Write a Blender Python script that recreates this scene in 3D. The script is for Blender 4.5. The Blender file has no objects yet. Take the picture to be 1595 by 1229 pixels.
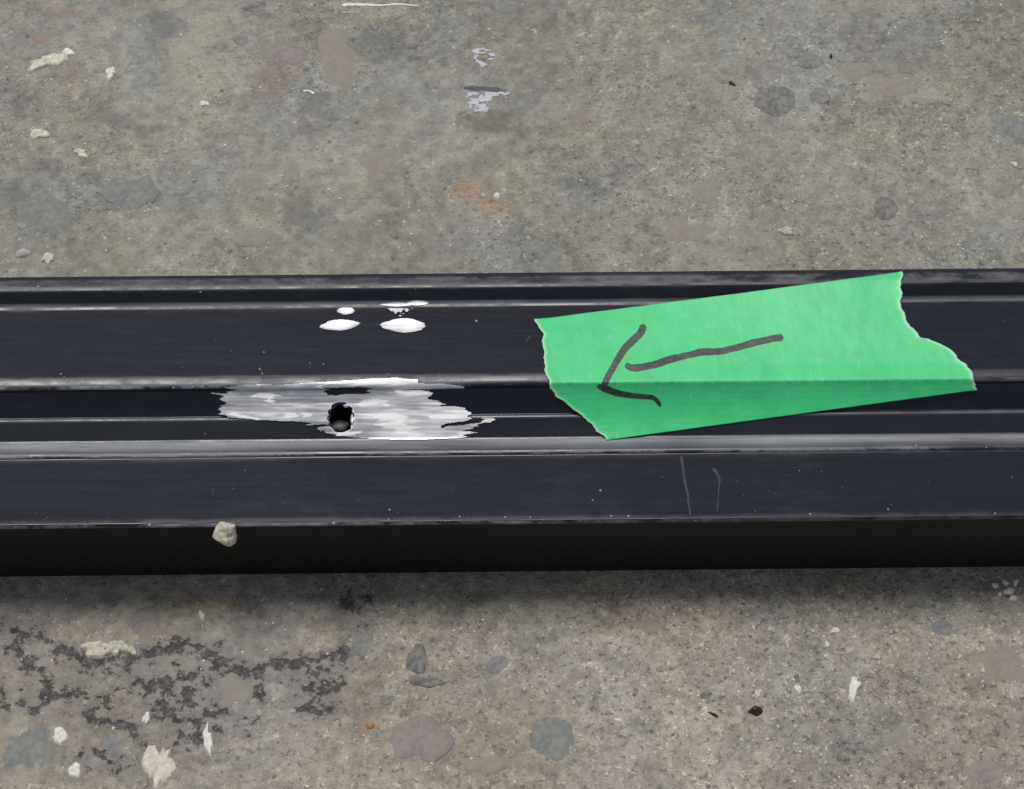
import bpy, bmesh, math, random
import numpy as np
from mathutils import Vector, Matrix

R = math.radians
random.seed(7)
rng = np.random.default_rng(11)
scene = bpy.context.scene
col = scene.collection

# ------------------------------------------------------------------ camera
PW, PH = 1595.0, 1229.0              # photograph size in pixels
MM = 0.001
ELEV = R(55); DIST = 0.45
TGT = np.array([0.0, 0.0, 0.018])
CAM = TGT + DIST * np.array([0.0, -math.cos(ELEV), math.sin(ELEV)])
FOC = 36.0 * DIST / 0.1994           # 0.2 m across the frame at the rail
cam_d = bpy.data.cameras.new("camera"); cam_d.lens = FOC; cam_d.sensor_width = 36
cam_d.clip_start = 0.02; cam_d.clip_end = 50
cam = bpy.data.objects.new("camera", cam_d); col.objects.link(cam)
cam.location = CAM; cam.rotation_euler = (math.pi / 2 - ELEV, 0, 0)
scene.camera = cam

# ------------------------------------------------------------------ light
SUN_EL, SUN_AZ = R(72), R(-25)       # azimuth clockwise from +Y (the far side)
world = bpy.data.worlds.new("World"); scene.world = world; world.use_nodes = True
wn = world.node_tree.nodes; wl = world.node_tree.links
sky = wn.new("ShaderNodeTexSky"); sky.sky_type = 'NISHITA'; sky.sun_disc = False
sky.sun_elevation = SUN_EL; sky.sun_rotation = SUN_AZ
sky.air_density = 1.0; sky.dust_density = 1.5; sky.ozone_density = 1.0
hs = wn.new("ShaderNodeHueSaturation"); hs.inputs["Saturation"].default_value = 0.33    # thin high cloud
wl.new(sky.outputs[0], hs.inputs["Color"]); wl.new(hs.outputs[0], wn["Background"].inputs[0]); wn["Background"].inputs[1].default_value = 0.05
sd = bpy.data.lights.new("sun", 'SUN'); sd.energy = 1.5; sd.angle = R(24); sd.color = (1.0, 0.955, 0.90)
sun = bpy.data.objects.new("sun", sd); col.objects.link(sun)
sdir = Vector((math.sin(SUN_AZ) * math.cos(SUN_EL), math.cos(SUN_AZ) * math.cos(SUN_EL), math.sin(SUN_EL)))
sun.rotation_euler = sdir.to_track_quat('Z', 'Y').to_euler()
sun.location = (0, 0, 1)
scene.view_settings.view_transform = 'Standard'; scene.view_settings.look = 'None'
scene.view_settings.exposure = 0.62; scene.view_settings.gamma = 1.0
scene.view_settings.use_curve_mapping = False
scene.render.engine = 'CYCLES'; scene.cycles.use_denoising = False

# ------------------------------------------------------------------ pixel rays
FPX = FOC / 36.0 * PW
RIGHT = np.array([1.0, 0, 0]); FWD = (TGT - CAM) / DIST
UP = np.array([0.0, math.sin(ELEV), math.cos(ELEV)])
def rays(px, py):
    px = np.asarray(px, float); py = np.asarray(py, float)
    return FWD * FPX + RIGHT * (px - PW / 2)[..., None] + UP * (PH / 2 - py)[..., None]
def on_ground(px, py, z=0.0):
    d = rays(px, py); t = (z - CAM[2]) / d[..., 2]
    return CAM + d * t[..., None]

# ------------------------------------------------------------------ noise
def vnoise(x, y, seed):
    xi = np.floor(x).astype(np.int64); yi = np.floor(y).astype(np.int64)
    fx = x - xi; fy = y - yi
    fx = fx * fx * (3 - 2 * fx); fy = fy * fy * (3 - 2 * fy)
    def h(a, b):
        n = (a * 374761393 + b * 668265263 + seed * 974634777) & 0xFFFFFFFF
        n = ((n ^ (n >> 13)) * 1274126177) & 0xFFFFFFFF
        return ((n ^ (n >> 16)) & 0xFFFF) / 65535.0
    return ((h(xi, yi) * (1 - fx) + h(xi + 1, yi) * fx) * (1 - fy)
            + (h(xi, yi + 1) * (1 - fx) + h(xi + 1, yi + 1) * fx) * fy)
def fbm(x, y, f, octv, seed, gain=0.5):
    s = 0.0; a = 1.0; t = 0.0
    for i in range(octv):
        s = s + a * vnoise(x * f + 17.3 * i, y * f - 9.1 * i, seed + i * 31); t += a; a *= gain; f *= 2.03
    return s / t                     # 0..1, mean 0.5
def sstep(a, b, x):
    t = np.clip((x - a) / (b - a), 0, 1); return t * t * (3 - 2 * t)

# ------------------------------------------------------------------ mesh helpers
def mesh_np(name, V, F, smooth=True):
    me = bpy.data.meshes.new(name)
    V = np.asarray(V, np.float32)
    me.vertices.add(len(V)); me.vertices.foreach_set("co", V.ravel())
    F = np.asarray(F, np.int32); n, k = F.shape
    me.loops.add(n * k); me.loops.foreach_set("vertex_index", F.ravel())
    me.polygons.add(n)
    me.polygons.foreach_set("loop_start", np.arange(0, n * k, k, dtype=np.int32))
    me.polygons.foreach_set("use_smooth", np.full(n, smooth))
    me.update(calc_edges=True)
    return me
def fattr(me, name, vals):
    a = me.attributes.new(name, 'FLOAT', 'POINT'); a.data.foreach_set("value", np.asarray(vals, np.float32).ravel())
def cattr(me, name, rgb):
    rgb = np.asarray(rgb, np.float32); c = np.ones((len(rgb), 4), np.float32); c[:, :3] = rgb
    a = me.attributes.new(name, 'FLOAT_COLOR', 'POINT'); a.data.foreach_set("color", c.ravel())
def link(name, me, mat, parent=None):
    o = bpy.data.objects.new(name, me); col.objects.link(o)
    if mat is not None and len(me.materials) == 0: me.materials.append(mat)
    if parent is not None: o.parent = parent
    return o
def tag(o, label, cat, group=None):
    o["label"] = label; o["category"] = cat
    if group: o["group"] = group
    return o
def grid_faces(nr, nc):
    i = np.arange(nr * nc).reshape(nr, nc)
    return np.stack([i[:-1, :-1], i[:-1, 1:], i[1:, 1:], i[1:, :-1]], -1).reshape(-1, 4)

# ------------------------------------------------------------------ materials
def new_mat(name):
    m = bpy.data.materials.new(name); m.use_nodes = True
    nt = m.node_tree; b = nt.nodes["Principled BSDF"]
    return m, nt, b
def N(nt, t, **kw):
    n = nt.nodes.new(t)
    for k, v in kw.items():
        if k.startswith("i_"): n.inputs[k[2:].replace("_", " ")].default_value = v
        else: setattr(n, k, v)
    return n
def mathn(nt, op, a, b=None, c=None, clamp=False):
    n = nt.nodes.new("ShaderNodeMath"); n.operation = op; n.use_clamp = clamp
    for i, v in enumerate((a, b, c)):
        if v is None: continue
        if isinstance(v, (int, float)): n.inputs[i].default_value = v
        else: nt.links.new(v, n.inputs[i])
    return n.outputs[0]
def mixc(nt, fac, a, b):
    n = nt.nodes.new("ShaderNodeMix"); n.data_type = 'RGBA'
    for s, v in ((0, fac), (6, a), (7, b)):
        if isinstance(v, (int, float)): n.inputs[s].default_value = v
        elif isinstance(v, tuple): n.inputs[s].default_value = (*v, 1)
        else: nt.links.new(v, n.inputs[s])
    return n.outputs[2]
def noise(nt, scale, detail=3, rough=0.55, vec=None):
    n = nt.nodes.new("ShaderNodeTexNoise"); n.inputs["Scale"].default_value = scale
    n.inputs["Detail"].default_value = detail; n.inputs["Roughness"].default_value = rough
    if vec is not None: nt.links.new(vec, n.inputs["Vector"])
    return n.outputs["Fac"]
def mapped(nt, scale):
    tc = nt.nodes.new("ShaderNodeTexCoord"); mp = nt.nodes.new("ShaderNodeMapping")
    mp.inputs["Scale"].default_value = scale
    nt.links.new(tc.outputs["Object"], mp.inputs["Vector"]); return mp.outputs[0]
def rng_map(nt, v, a, b, c=0.0, d=1.0):
    n = nt.nodes.new("ShaderNodeMapRange"); nt.links.new(v, n.inputs[0])
    for i, k in enumerate((a, b, c, d)): n.inputs[i + 1].default_value = k
    return n.outputs[0]
def bump(nt, h, dist, strength, bsdf):
    n = nt.nodes.new("ShaderNodeBump"); n.inputs["Distance"].default_value = dist
    n.inputs["Strength"].default_value = strength
    nt.links.new(h, n.inputs["Height"]); nt.links.new(n.outputs[0], bsdf.inputs["Normal"])
def attr(nt, name):
    n = nt.nodes.new("ShaderNodeAttribute"); n.attribute_name = name; return n

def mat_concrete():
    m, nt, b = new_mat("concrete")
    v = mapped(nt, (1, 1, 1))
    a = attr(nt, "tint").outputs["Color"]; sandy = attr(nt, "sandy").outputs["Fac"]
    f1 = noise(nt, 2600, 3, 0.65, v); f2 = noise(nt, 900, 3, 0.6, v)
    wv = N(nt, "ShaderNodeVectorMath", operation='ADD'); nz = nt.nodes.new("ShaderNodeTexNoise"); nz.inputs["Scale"].default_value = 1500; nt.links.new(v, nz.inputs["Vector"])
    sc_ = N(nt, "ShaderNodeVectorMath", operation='SCALE'); nt.links.new(nz.outputs["Color"], sc_.inputs[0]); sc_.inputs["Scale"].default_value = 0.0007
    nt.links.new(v, wv.inputs[0]); nt.links.new(sc_.outputs[0], wv.inputs[1])
    def cells(scale):
        vo = nt.nodes.new("ShaderNodeTexVoronoi"); vo.inputs["Scale"].default_value = scale; nt.links.new(wv.outputs[0], vo.inputs["Vector"])
        sp = nt.nodes.new("ShaderNodeSeparateColor"); nt.links.new(vo.outputs["Color"], sp.inputs[0])
        return vo.outputs["Distance"], sp.outputs[0], sp.outputs[1]
    d1, r1, q1 = cells(1700)
    c1 = mathn(nt, 'MULTIPLY', mathn(nt, 'SUBTRACT', r1, 0.5), mathn(nt, 'MULTIPLY', rng_map(nt, q1, 0.35, 0.55), 0.40))
    sp1 = noise(nt, 880, 4, 0.62, wv.outputs[0]); sp2 = noise(nt, 760, 4, 0.6, mapped(nt, (1.0, 1.15, 1)))
    light = mathn(nt, 'MULTIPLY', rng_map(nt, sp1, 0.545, 0.615), sandy, clamp=True)
    dark = mathn(nt, 'MULTIPLY', rng_map(nt, sp2, 0.41, 0.33), mathn(nt, 'ADD', mathn(nt, 'MULTIPLY', sandy, 0.6), 0.25), clamp=True)
    k = mathn(nt, 'ADD', mathn(nt, 'ADD', rng_map(nt, f1, 0.3, 0.7, 0.90, 1.10), rng_map(nt, f2, 0.3, 0.7, -0.05, 0.05)), mathn(nt, 'MULTIPLY', c1, sandy))
    mm = N(nt, "ShaderNodeVectorMath", operation='SCALE'); nt.links.new(a, mm.inputs[0]); nt.links.new(k, mm.inputs["Scale"])
    lg = N(nt, "ShaderNodeVectorMath", operation='MULTIPLY'); nt.links.new(mm.outputs[0], lg.inputs[0]); lg.inputs[1].default_value = (1.62, 1.57, 1.46)
    cc = mixc(nt, mathn(nt, 'MULTIPLY', light, 0.85), mm.outputs[0], lg.outputs[0])
    cc = mixc(nt, mathn(nt, 'MULTIPLY', dark, 0.75), cc, (0.095, 0.088, 0.08))
    pf = attr(nt, "pit").outputs["Fac"]; pn = noise(nt, 420, 7, 0.72, v); pn2 = noise(nt, 130, 3, 0.6, v)
    pv = mathn(nt, 'ADD', pf, mathn(nt, 'ADD', mathn(nt, 'MULTIPLY', mathn(nt, 'SUBTRACT', pn, 0.5), 5.6), mathn(nt, 'MULTIPLY', mathn(nt, 'SUBTRACT', pn2, 0.5), 1.6)))
    pit = rng_map(nt, pv, 0.18, 0.62); halo = rng_map(nt, pv, -1.1, 0.4)
    cc = mixc(nt, mathn(nt, 'MULTIPLY', halo, 0.55), cc, (0.150, 0.145, 0.152))
    cc = mixc(nt, mathn(nt, 'MULTIPLY', pit, rng_map(nt, noise(nt, 650, 4, 0.7, v), 0.36, 0.6, 0.25, 0.95)), cc, (0.052, 0.047, 0.058))
    nt.links.new(cc, b.inputs["Base Color"])
    b.inputs["Roughness"].default_value = 0.8; b.inputs["Specular IOR Level"].default_value = 0.35
    light = mathn(nt, 'SUBTRACT', light, mathn(nt, 'MULTIPLY', pit, 2.2))
    h = mathn(nt, 'ADD', mathn(nt, 'MULTIPLY', f1, 0.35), mathn(nt, 'MULTIPLY', mathn(nt, 'SUBTRACT', light, dark), 0.9))
    bump(nt, mathn(nt, 'ADD', h, mathn(nt, 'MULTIPLY', f2, 0.9)), 0.00020, 0.8, b)
    return m
def mat_stone(name, c, c2, rough=0.7):
    m, nt, b = new_mat(name)
    v = mapped(nt, (1, 1, 1)); f = noise(nt, 700, 4, 0.65, v); g = noise(nt, 800, 4, 0.7, v)
    cc = mixc(nt, rng_map(nt, f, 0.35, 0.7), c, c2)
    dust = rng_map(nt, g, 0.40, 0.66, 0.15, 0.75)
    nt.links.new(mixc(nt, dust, cc, (0.27, 0.26, 0.225)), b.inputs["Base Color"])
    b.inputs["Roughness"].default_value = rough; b.inputs["Specular IOR Level"].default_value = 0.35
    bump(nt, f, 0.00012, 0.6, b); return m
def mat_chip(name, c, c2, rough=0.75):
    m, nt, b = new_mat(name)
    v = mapped(nt, (1, 1, 1)); f = noise(nt, 1100, 4, 0.65, v)
    nt.links.new(mixc(nt, rng_map(nt, f, 0.35, 0.68), c, c2), b.inputs["Base Color"])
    b.inputs["Roughness"].default_value = rough; bump(nt, f, 0.00015, 0.7, b); return m
def mat_rail():
    m, nt, b = new_mat("black_anodised")
    vs = mapped(nt, (60, 900, 900)); vo = mapped(nt, (1, 1, 1))
    streak = noise(nt, 1.0, 3, 0.6, vs)
    # dust film: where it collects along the section ("film"), broken up by noise
    film = attr(nt, "film").outputs["Fac"]; edge = attr(nt, "edge").outputs["Fac"]
    n1 = noise(nt, 420, 4, 0.7, mapped(nt, (0.45, 1, 1))); n2 = noise(nt, 55, 3, 0.6, mapped(nt, (0.6, 1, 1)))
    n3 = noise(nt, 1500, 2, 0.6, vo)
    fl = mathn(nt, 'MULTIPLY', film, mathn(nt, 'MULTIPLY', rng_map(nt, noise(nt, 1.0, 3, 0.6, mapped(nt, (40, 700, 700))), 0.25, 0.75, 0.6, 1.3), rng_map(nt, n2, 0.3, 0.7, 0.6, 1.3)), clamp=True)
    ed = mathn(nt, 'MULTIPLY', edge, rng_map(nt, mathn(nt, 'ADD', mathn(nt, 'MULTIPLY', n1, 0.5), mathn(nt, 'MULTIPLY', n2, 0.5)), 0.45, 0.60), clamp=True)
    haze = rng_map(nt, mathn(nt, 'MULTIPLY', n2, n1), 0.26, 0.42, 0.0, 0.02)
    tot = mathn(nt, 'MAXIMUM', mathn(nt, 'MAXIMUM', fl, ed), haze)
    base = mixc(nt, streak, (0.0042, 0.0058, 0.0135), (0.0066, 0.0088, 0.0190))
    shd = attr(nt, "undershade").outputs["Fac"]
    shade_col = mixc(nt, rng_map(nt, n2, 0.35, 0.65), (0.0035, 0.0024, 0.002), (0.010, 0.0070, 0.0055))  # brown-black tone paints the shadow below the lip onto the metal
    nt.links.new(mixc(nt, shd, mixc(nt, tot, base, (0.36, 0.375, 0.42)), shade_col), b.inputs["Base Color"])
    nt.links.new(mathn(nt, 'ADD', rng_map(nt, streak, 0.3, 0.7, 0.16, 0.22), mathn(nt, 'MAXIMUM', mathn(nt, 'MULTIPLY', tot, 0.5), mathn(nt, 'MAXIMUM', mathn(nt, 'MULTIPLY', shd, 0.5), mathn(nt, 'MULTIPLY', attr(nt, 'lip').outputs['Fac'], rng_map(nt, mathn(nt, 'ADD', mathn(nt, 'MULTIPLY', n2, .55), mathn(nt, 'MULTIPLY', n1, .45)), 0.40, 0.60, 0.0, 0.42))))), b.inputs["Roughness"])
    b.inputs["IOR"].default_value = 1.5
    bump(nt, mathn(nt, 'ADD', mathn(nt, 'MULTIPLY', streak, 0.5), mathn(nt, 'MULTIPLY', mathn(nt, 'MULTIPLY', n3, tot), 3.0)), 0.00002, 0.5, b)
    return m
def mat_bare():
    m, nt, b = new_mat("bare_aluminium")
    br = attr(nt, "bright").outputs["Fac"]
    st = noise(nt, 1.0, 4, 0.65, mapped(nt, (70, 1900, 1900)))
    g = noise(nt, 350, 3, 0.6, mapped(nt, (0.5, 1, 1)))
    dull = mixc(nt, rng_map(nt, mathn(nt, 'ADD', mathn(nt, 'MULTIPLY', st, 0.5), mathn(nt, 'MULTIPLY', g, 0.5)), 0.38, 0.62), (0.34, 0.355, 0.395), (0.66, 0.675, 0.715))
    nt.links.new(mixc(nt, mathn(nt, 'MULTIPLY', br, rng_map(nt, st, 0.30, 0.48, 0.72, 1.0)), dull, (0.97, 0.97, 0.98)), b.inputs["Base Color"])  # white mixed in as painted glints on the bare metal
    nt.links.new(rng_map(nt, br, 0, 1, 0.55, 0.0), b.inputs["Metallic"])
    nt.links.new(rng_map(nt, st, 0.3, 0.7, 0.36, 0.52), b.inputs["Roughness"])
    bump(nt, st, 0.00003, 0.4, b); return m
def mat_tape():
    m, nt, b = new_mat("green_paper_tape")
    torn = attr(nt, "torn").outputs["Fac"]
    crepe = noise(nt, 1.0, 3, 0.65, attr_vec(nt, "uvw", (650, 120, 1)))
    g = noise(nt, 160, 4, 0.6, mapped(nt, (1, 1, 1)))
    fib = noise(nt, 1.0, 3, 0.6, attr_vec(nt, "uvw", (900, 260, 1)))
    c = mixc(nt, rng_map(nt, g, 0.3, 0.7), (0.036, 0.56, 0.190), (0.055, 0.64, 0.232))
    c = mixc(nt, rng_map(nt, fib, 0.60, 0.78, 0, 0.30), c, (0.30, 0.75, 0.45))
    dirt = mathn(nt, 'MULTIPLY', attr(nt, "crease").outputs["Fac"], rng_map(nt, noise(nt, 1400, 3, 0.7, mapped(nt, (0.5, 1, 1))), 0.5, 0.66))
    c = mixc(nt, mathn(nt, 'MULTIPLY', dirt, 0.55), c, (0.06, 0.14, 0.08))
    c = mixc(nt, mathn(nt, 'MULTIPLY', torn, 0.65), c, (0.52, 0.80, 0.60))
    nt.links.new(c, b.inputs["Base Color"])
    b.inputs["Roughness"].default_value = 0.48; b.inputs["Specular IOR Level"].default_value = 0.62
    bump(nt, mathn(nt, 'ADD', crepe, mathn(nt, 'MULTIPLY', fib, 0.5)), 0.00007, 0.6, b); return m
def attr_vec(nt, name, scale):
    a = attr(nt, name); mp = nt.nodes.new("ShaderNodeMapping"); mp.inputs["Scale"].default_value = scale
    nt.links.new(a.outputs["Vector"], mp.inputs["Vector"]); return mp.outputs[0]
def mat_ink():
    m, nt, b = new_mat("marker_ink")
    f = noise(nt, 1.0, 4, 0.7, mapped(nt, (700, 1500, 1500))); g = noise(nt, 300, 3, 0.6, mapped(nt, (1, 1, 1)))
    dry = rng_map(nt, mathn(nt, 'ADD', mathn(nt, 'MULTIPLY', f, .65), mathn(nt, 'MULTIPLY', g, .35)), 0.47, 0.64, 0, 0.75)
    nt.links.new(mixc(nt, dry, (0.010, 0.010, 0.010), (0.055, 0.10, 0.068)), b.inputs["Base Color"])
    b.inputs["Roughness"].default_value = 0.5; b.inputs["IOR"].default_value = 1.62
    bump(nt, f, 0.00008, 0.8, b); return m

M_CONC = mat_concrete(); M_RAIL = mat_rail(); M_BARE = mat_bare(); M_TAPE = mat_tape(); M_INK = mat_ink()

# ------------------------------------------------------------------ ground (concrete slab)
corner = on_ground(np.array([0, 1595, 0, 1595]), np.array([0, 0, 1229, 1229]))
Y0, Y1 = corner[2, 1] - 0.012, corner[0, 1] + 0.012
XW = abs(corner[0, 0]) + 0.012
ST = 0.00031
def axis(a, b):
    return np.concatenate([np.linspace(-0.7, a - 0.006, 40), np.arange(a, b, ST), np.linspace(b + 0.006, 0.7, 40)])
gx = axis(-XW, XW); gy = axis(Y0, Y1)
GX, GY = np.meshgrid(gx, gy)
def to_px(P):
    d = np.asarray(P) - CAM; w = d @ FWD
    return PW / 2 + FPX * (d @ RIGHT) / w, PH / 2 - FPX * (d @ UP) / w
PX, PY = to_px(np.stack([GX, GY, np.zeros_like(GX)], -1))
inview = (GX > -XW) & (GX < XW) & (GY > Y0) & (GY < Y1)

big = fbm(GX, GY, 28, 4, 5); mid = fbm(GX, GY, 110, 4, 21); fin = fbm(GX, GY, 520, 3, 41); hue = fbm(GX, GY, 60, 3, 77)
near = sstep(760, 1000, PY)          # the near side is sandier and a little warmer
Hh = (big - .5) * 0.0007 + (mid - .5) * 0.00055 + (fin - .5) * (0.00020 + 0.00012 * near)
colr = np.empty(GX.shape + (3,))
b1 = np.array([0.245, 0.241, 0.212]); b2 = np.array([0.312, 0.284, 0.246])
colr[:] = b1 + (b2 - b1) * near[..., None]
lum = 1 + 0.40 * (big - .5) + 0.42 * (mid - .5) + 0.75 * (fin - .5)
colr *= lum[..., None]
colr *= 1 + (hue - .5)[..., None] * np.array([0.12, 0.02, -0.16])
cool = sstep(.55, .72, fbm(GX, GY, 75, 3, 301))[..., None]
colr = colr * (1 - cool * 0.2) + cool * 0.2 * np.array([0.20, 0.215, 0.22])

def splat(n, rmin, rmax, palette, hgt, op, region=None, soft=0.5):
    k = 0
    xs = rng.uniform(-XW, XW, n); ys = rng.uniform(Y0, Y1, n)
    rs = rmin * (rmax / rmin) ** (rng.random(n) ** 1.8)
    if region is not None:
        px, py = to_px(np.stack([xs, ys, 0 * xs], -1)); keep = rng.random(n) < region(px, py)
        xs, ys, rs = xs[keep], ys[keep], rs[keep]
    i0 = 40
    for x, y, r in zip(xs, ys, rs):
        ci = i0 + (x + XW) / ST; cj = i0 + (y - Y0) / ST; w = int(r * 1.5 / ST) + 2
        a0, a1 = max(int(cj) - w, 41), min(int(cj) + w + 1, len(gy) - 41)
        c0, c1 = max(int(ci) - w, 41), min(int(ci) + w + 1, len(gx) - 41)
        if a1 <= a0 or c1 <= c0: continue
        dx = gx[c0:c1][None, :] - x; dy = gy[a0:a1][:, None] - y
        th = rng.uniform(0, math.pi); e = rng.uniform(0.55, 1.0)
        u = dx * math.cos(th) + dy * math.sin(th); v = (-dx * math.sin(th) + dy * math.cos(th)) / e
        ang = np.arctan2(v, u)
        rr = np.sqrt(u * u + v * v) / (r * (1 + 0.18 * np.sin(3 * ang + th * 5) + 0.10 * np.sin(5 * ang + th * 11)))
        mk = 1 - np.clip((rr - (1 - soft)) / soft, 0, 1); mk = mk * mk * (3 - 2 * mk)
        c = palette[rng.integers(len(palette))] * rng.uniform(0.85, 1.15)
        o = op * rng.uniform(0.5, 1.0)
        colr[a0:a1, c0:c1] = colr[a0:a1, c0:c1] * (1 - (mk * o)[..., None]) + c * (mk * o)[..., None]
        Hh[a0:a1, c0:c1] += hgt * rng.uniform(0.4, 1.0) * min(r / 0.0006, 1.6) * mk
sand = [np.array(c) for c in ((.37, .34, .28), (.33, .31, .27), (.18, .175, .16), (.42, .38, .30), (.24, .24, .24), (.30, .25, .20), (.15, .15, .16))]
faint = [np.array(c) for c in ((.26, .25, .22), (.21, .215, .21), (.30, .28, .235), (.19, .185, .19), (.27, .235, .205))]
more_near = lambda px, py: 0.35 + 0.65 * sstep(850, 1000, py) * (0.35 + 0.65 * sstep(350, 800, px)) + 0.2 * sstep(900, 1400, px)
splat(320, 0.0015, 0.0055, faint, 0.00003, 0.45, soft=0.3)           # aggregate showing through
splat(22000, 0.00026, 0.0008, sand, 0.00010, 0.55, more_near, soft=0.35)          # sand grains
splat(1300, 0.00022, 0.0006, [np.array((.085, .08, .075))], -0.00028, 0.75, soft=0.35)   # air holes
splat(900, 0.0003, 0.0006, [np.array((.52, .51, .48))], 0.00014, 0.8)

def blend(mask, c, k=1.0):
    m = np.clip(mask * k, 0, 1)[..., None]; colr[:] = colr * (1 - m) + np.array(c) * m
def blob(cx, cy, rx, ry, seed, rot=0.0, warp=0.6, f=90, lo=0.85, hi=1.1):
    c, s = math.cos(rot), math.sin(rot); dx = PX - cx; dy = PY - cy
    u = (dx * c + dy * s) / rx; v = (-dx * s + dy * c) / ry
    d = np.sqrt(u * u + v * v) + (fbm(GX, GY, f * 1.8, 4, seed, .62) - .5) * 3.2 * warp
    return 1 - sstep(lo, hi, d)
# pale worn lane in the far left, pinkish and rusty stains, damp dark smudge
blend(blob(310, 110, 45, 120, 61, warp=.9, f=140, lo=.4, hi=1.2), (.35, .34, .28), .55)
for cx, cy, rx, ry, s in ((437, 105, 38, 30, 62), (418, 135, 22, 30, 63), (110, 20, 50, 12, 64), (105, 120, 22, 22, 65), (60, 60, 30, 8, 66)):
    blend(blob(cx, cy, rx, ry, s, warp=.7, f=160, lo=.3, hi=1.2), (.27, .19, .17), .45)
for cx, cy, rx, ry, s in ((725, 295, 25, 18, 71), (757, 318, 32, 24, 72), (575, 1132, 20, 12, 76)):
    blend(blob(cx, cy, rx, ry, s, warp=.8, f=200, lo=.2, hi=1.2), (.33, .235, .165), .7)
blend(blob(755, 192, 50, 22, 79, warp=.6, f=150, lo=.3, hi=1.3), (.13, .13, .095), .7)
for cx, cy, rx, ry, s in ((175, 183, 38, 14, 81), (35, 155, 28, 14, 82), (470, 340, 32, 52, 83), (485, 170, 40, 42, 84), (920, 285, 42, 24, 85), (250, 40, 30, 22, 86), (600, 60, 45, 30, 87)):
    blend(blob(cx, cy, rx, ry, s, warp=.8, f=170, lo=.3, hi=1.2), (.145, .145, .15), .62)
# the peeled dark crust at the near left: a depressed layer with ragged edges
crust = np.zeros_like(PX)
for cx, cy, rx, ry, r_, s in ((60, 1010, 75, 32, .35, 91), (120, 1050, 60, 28, .5, 92), (250, 1045, 130, 34, .15, 93), (330, 1020, 60, 22, .2, 94), (470, 1040, 75, 26, -.2, 95),
                           (300, 1110, 95, 36, .3, 96), (480, 1090, 60, 26, .5, 97), (40, 1085, 45, 22, .1, 98), (300, 1150, 45, 30, 0, 99), (170, 1190, 70, 22, .2, 100), (545, 950, 30, 26, .5, 101)):
    crust = np.maximum(crust, blob(cx, cy, rx, ry, s, r_, warp=.85, f=190, lo=.75, hi=1.08))
cr_n = fbm(GX, GY, 300, 4, 111, .6)
def seg_dist(pts):
    d = np.full(PX.shape, 1e9)
    for (x1, y1), (x2, y2) in zip(pts[:-1], pts[1:]):
        ex, ey = x2 - x1, y2 - y1; t = np.clip(((PX - x1) * ex + (PY - y1) * ey) / (ex * ex + ey * ey + 1e-9), 0, 1)
        d = np.minimum(d, np.hypot(PX - x1 - t * ex, PY - y1 - t * ey))
    return d
n_a = fbm(GX, GY, 260, 4, 113, .65); n_b = fbm(GX, GY, 620, 3, 116, .65)
lines = np.full_like(PX, -3.0)
for w_, pts_ in ((9, [(-20, 975), (20, 985), (65, 990), (95, 1012), (125, 1024), (140, 1032), (200, 1024), (250, 1015), (290, 1000), (330, 1018), (355, 1038)]),
                 (7, [(355, 1038), (390, 1050), (410, 1038), (430, 1030), (470, 1034), (500, 1026), (535, 1014), (532, 1030)]),
                 (11, [(25, 1000), (40, 1030), (72, 1055), (66, 1085)]), (8, [(30, 1095), (55, 1105), (80, 1085), (130, 1078)]), (8, [(0, 1060), (10, 1100)]),
                 (12, [(240, 1068), (270, 1062), (310, 1058), (290, 1095), (250, 1105)]), (9, [(330, 1095), (350, 1108), (320, 1112)]), (8, [(400, 1050), (402, 1085)]),
                 (13, [(475, 1070), (500, 1085), (520, 1072)]), (9, [(470, 1105), (500, 1108), (515, 1098)]), (8, [(140, 1105), (165, 1090), (215, 1060), (240, 1075)]), (8, [(145, 1122), (200, 1128), (225, 1150), (230, 1175)]),
                 (18, [(275, 1142), (312, 1138)]), (8, [(385, 1130), (395, 1125)]), (7, [(150, 1170), (170, 1185)]), (10, [(540, 935), (560, 945), (575, 930)])):
    lines = np.maximum(lines, 0.50 - seg_dist(pts_) / (w_ * 2.1))
pitf = np.clip(np.maximum(lines, crust * 1.5 - 1.75), -3, 1)
Hh -= 0.00020 * crust + 0.00020 * sstep(0, 1, lines)
blend(crust * .6, (.190, .184, .18), .5)
blend(sstep(560, 0, PX) * sstep(960, 1010, PY) * (1 - crust), (.22, .205, .165), .25)
blend(blob(330, 945, 60, 26, 121, warp=.6, f=150, lo=.3, hi=1.1), (.30, .24, .16), .5)
blend(blob(225, 965, 40, 25, 122, warp=.4, f=100, lo=.4, hi=1.1), (.20, .165, .16), .6)
Hh *= np.where(inview, 1, 0)
gm = mesh_np("concrete_ground", np.stack([GX, GY, Hh], -1).reshape(-1, 3), grid_faces(len(gy), len(gx)))
cattr(gm, "tint", np.clip(colr, 0.02, 0.8).reshape(-1, 3))
sandy = np.clip(0.48 + 0.55 * near * sstep(250, 750, PX) + 0.25 * sstep(850, 1300, PX) + 1.6 * (fbm(GX, GY, 45, 3, 333) - .5), 0.30, 1.15) * (1 - 0.4 * crust)
fattr(gm, "sandy", sandy); fattr(gm, "pit", pitf)
ground = link("concrete_ground", gm, M_CONC); ground["kind"] = "structure"
def gh(x, y):
    i = np.clip(np.searchsorted(gx, x), 0, len(gx) - 1); j = np.clip(np.searchsorted(gy, y), 0, len(gy) - 1)
    return Hh[j, i]

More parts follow.
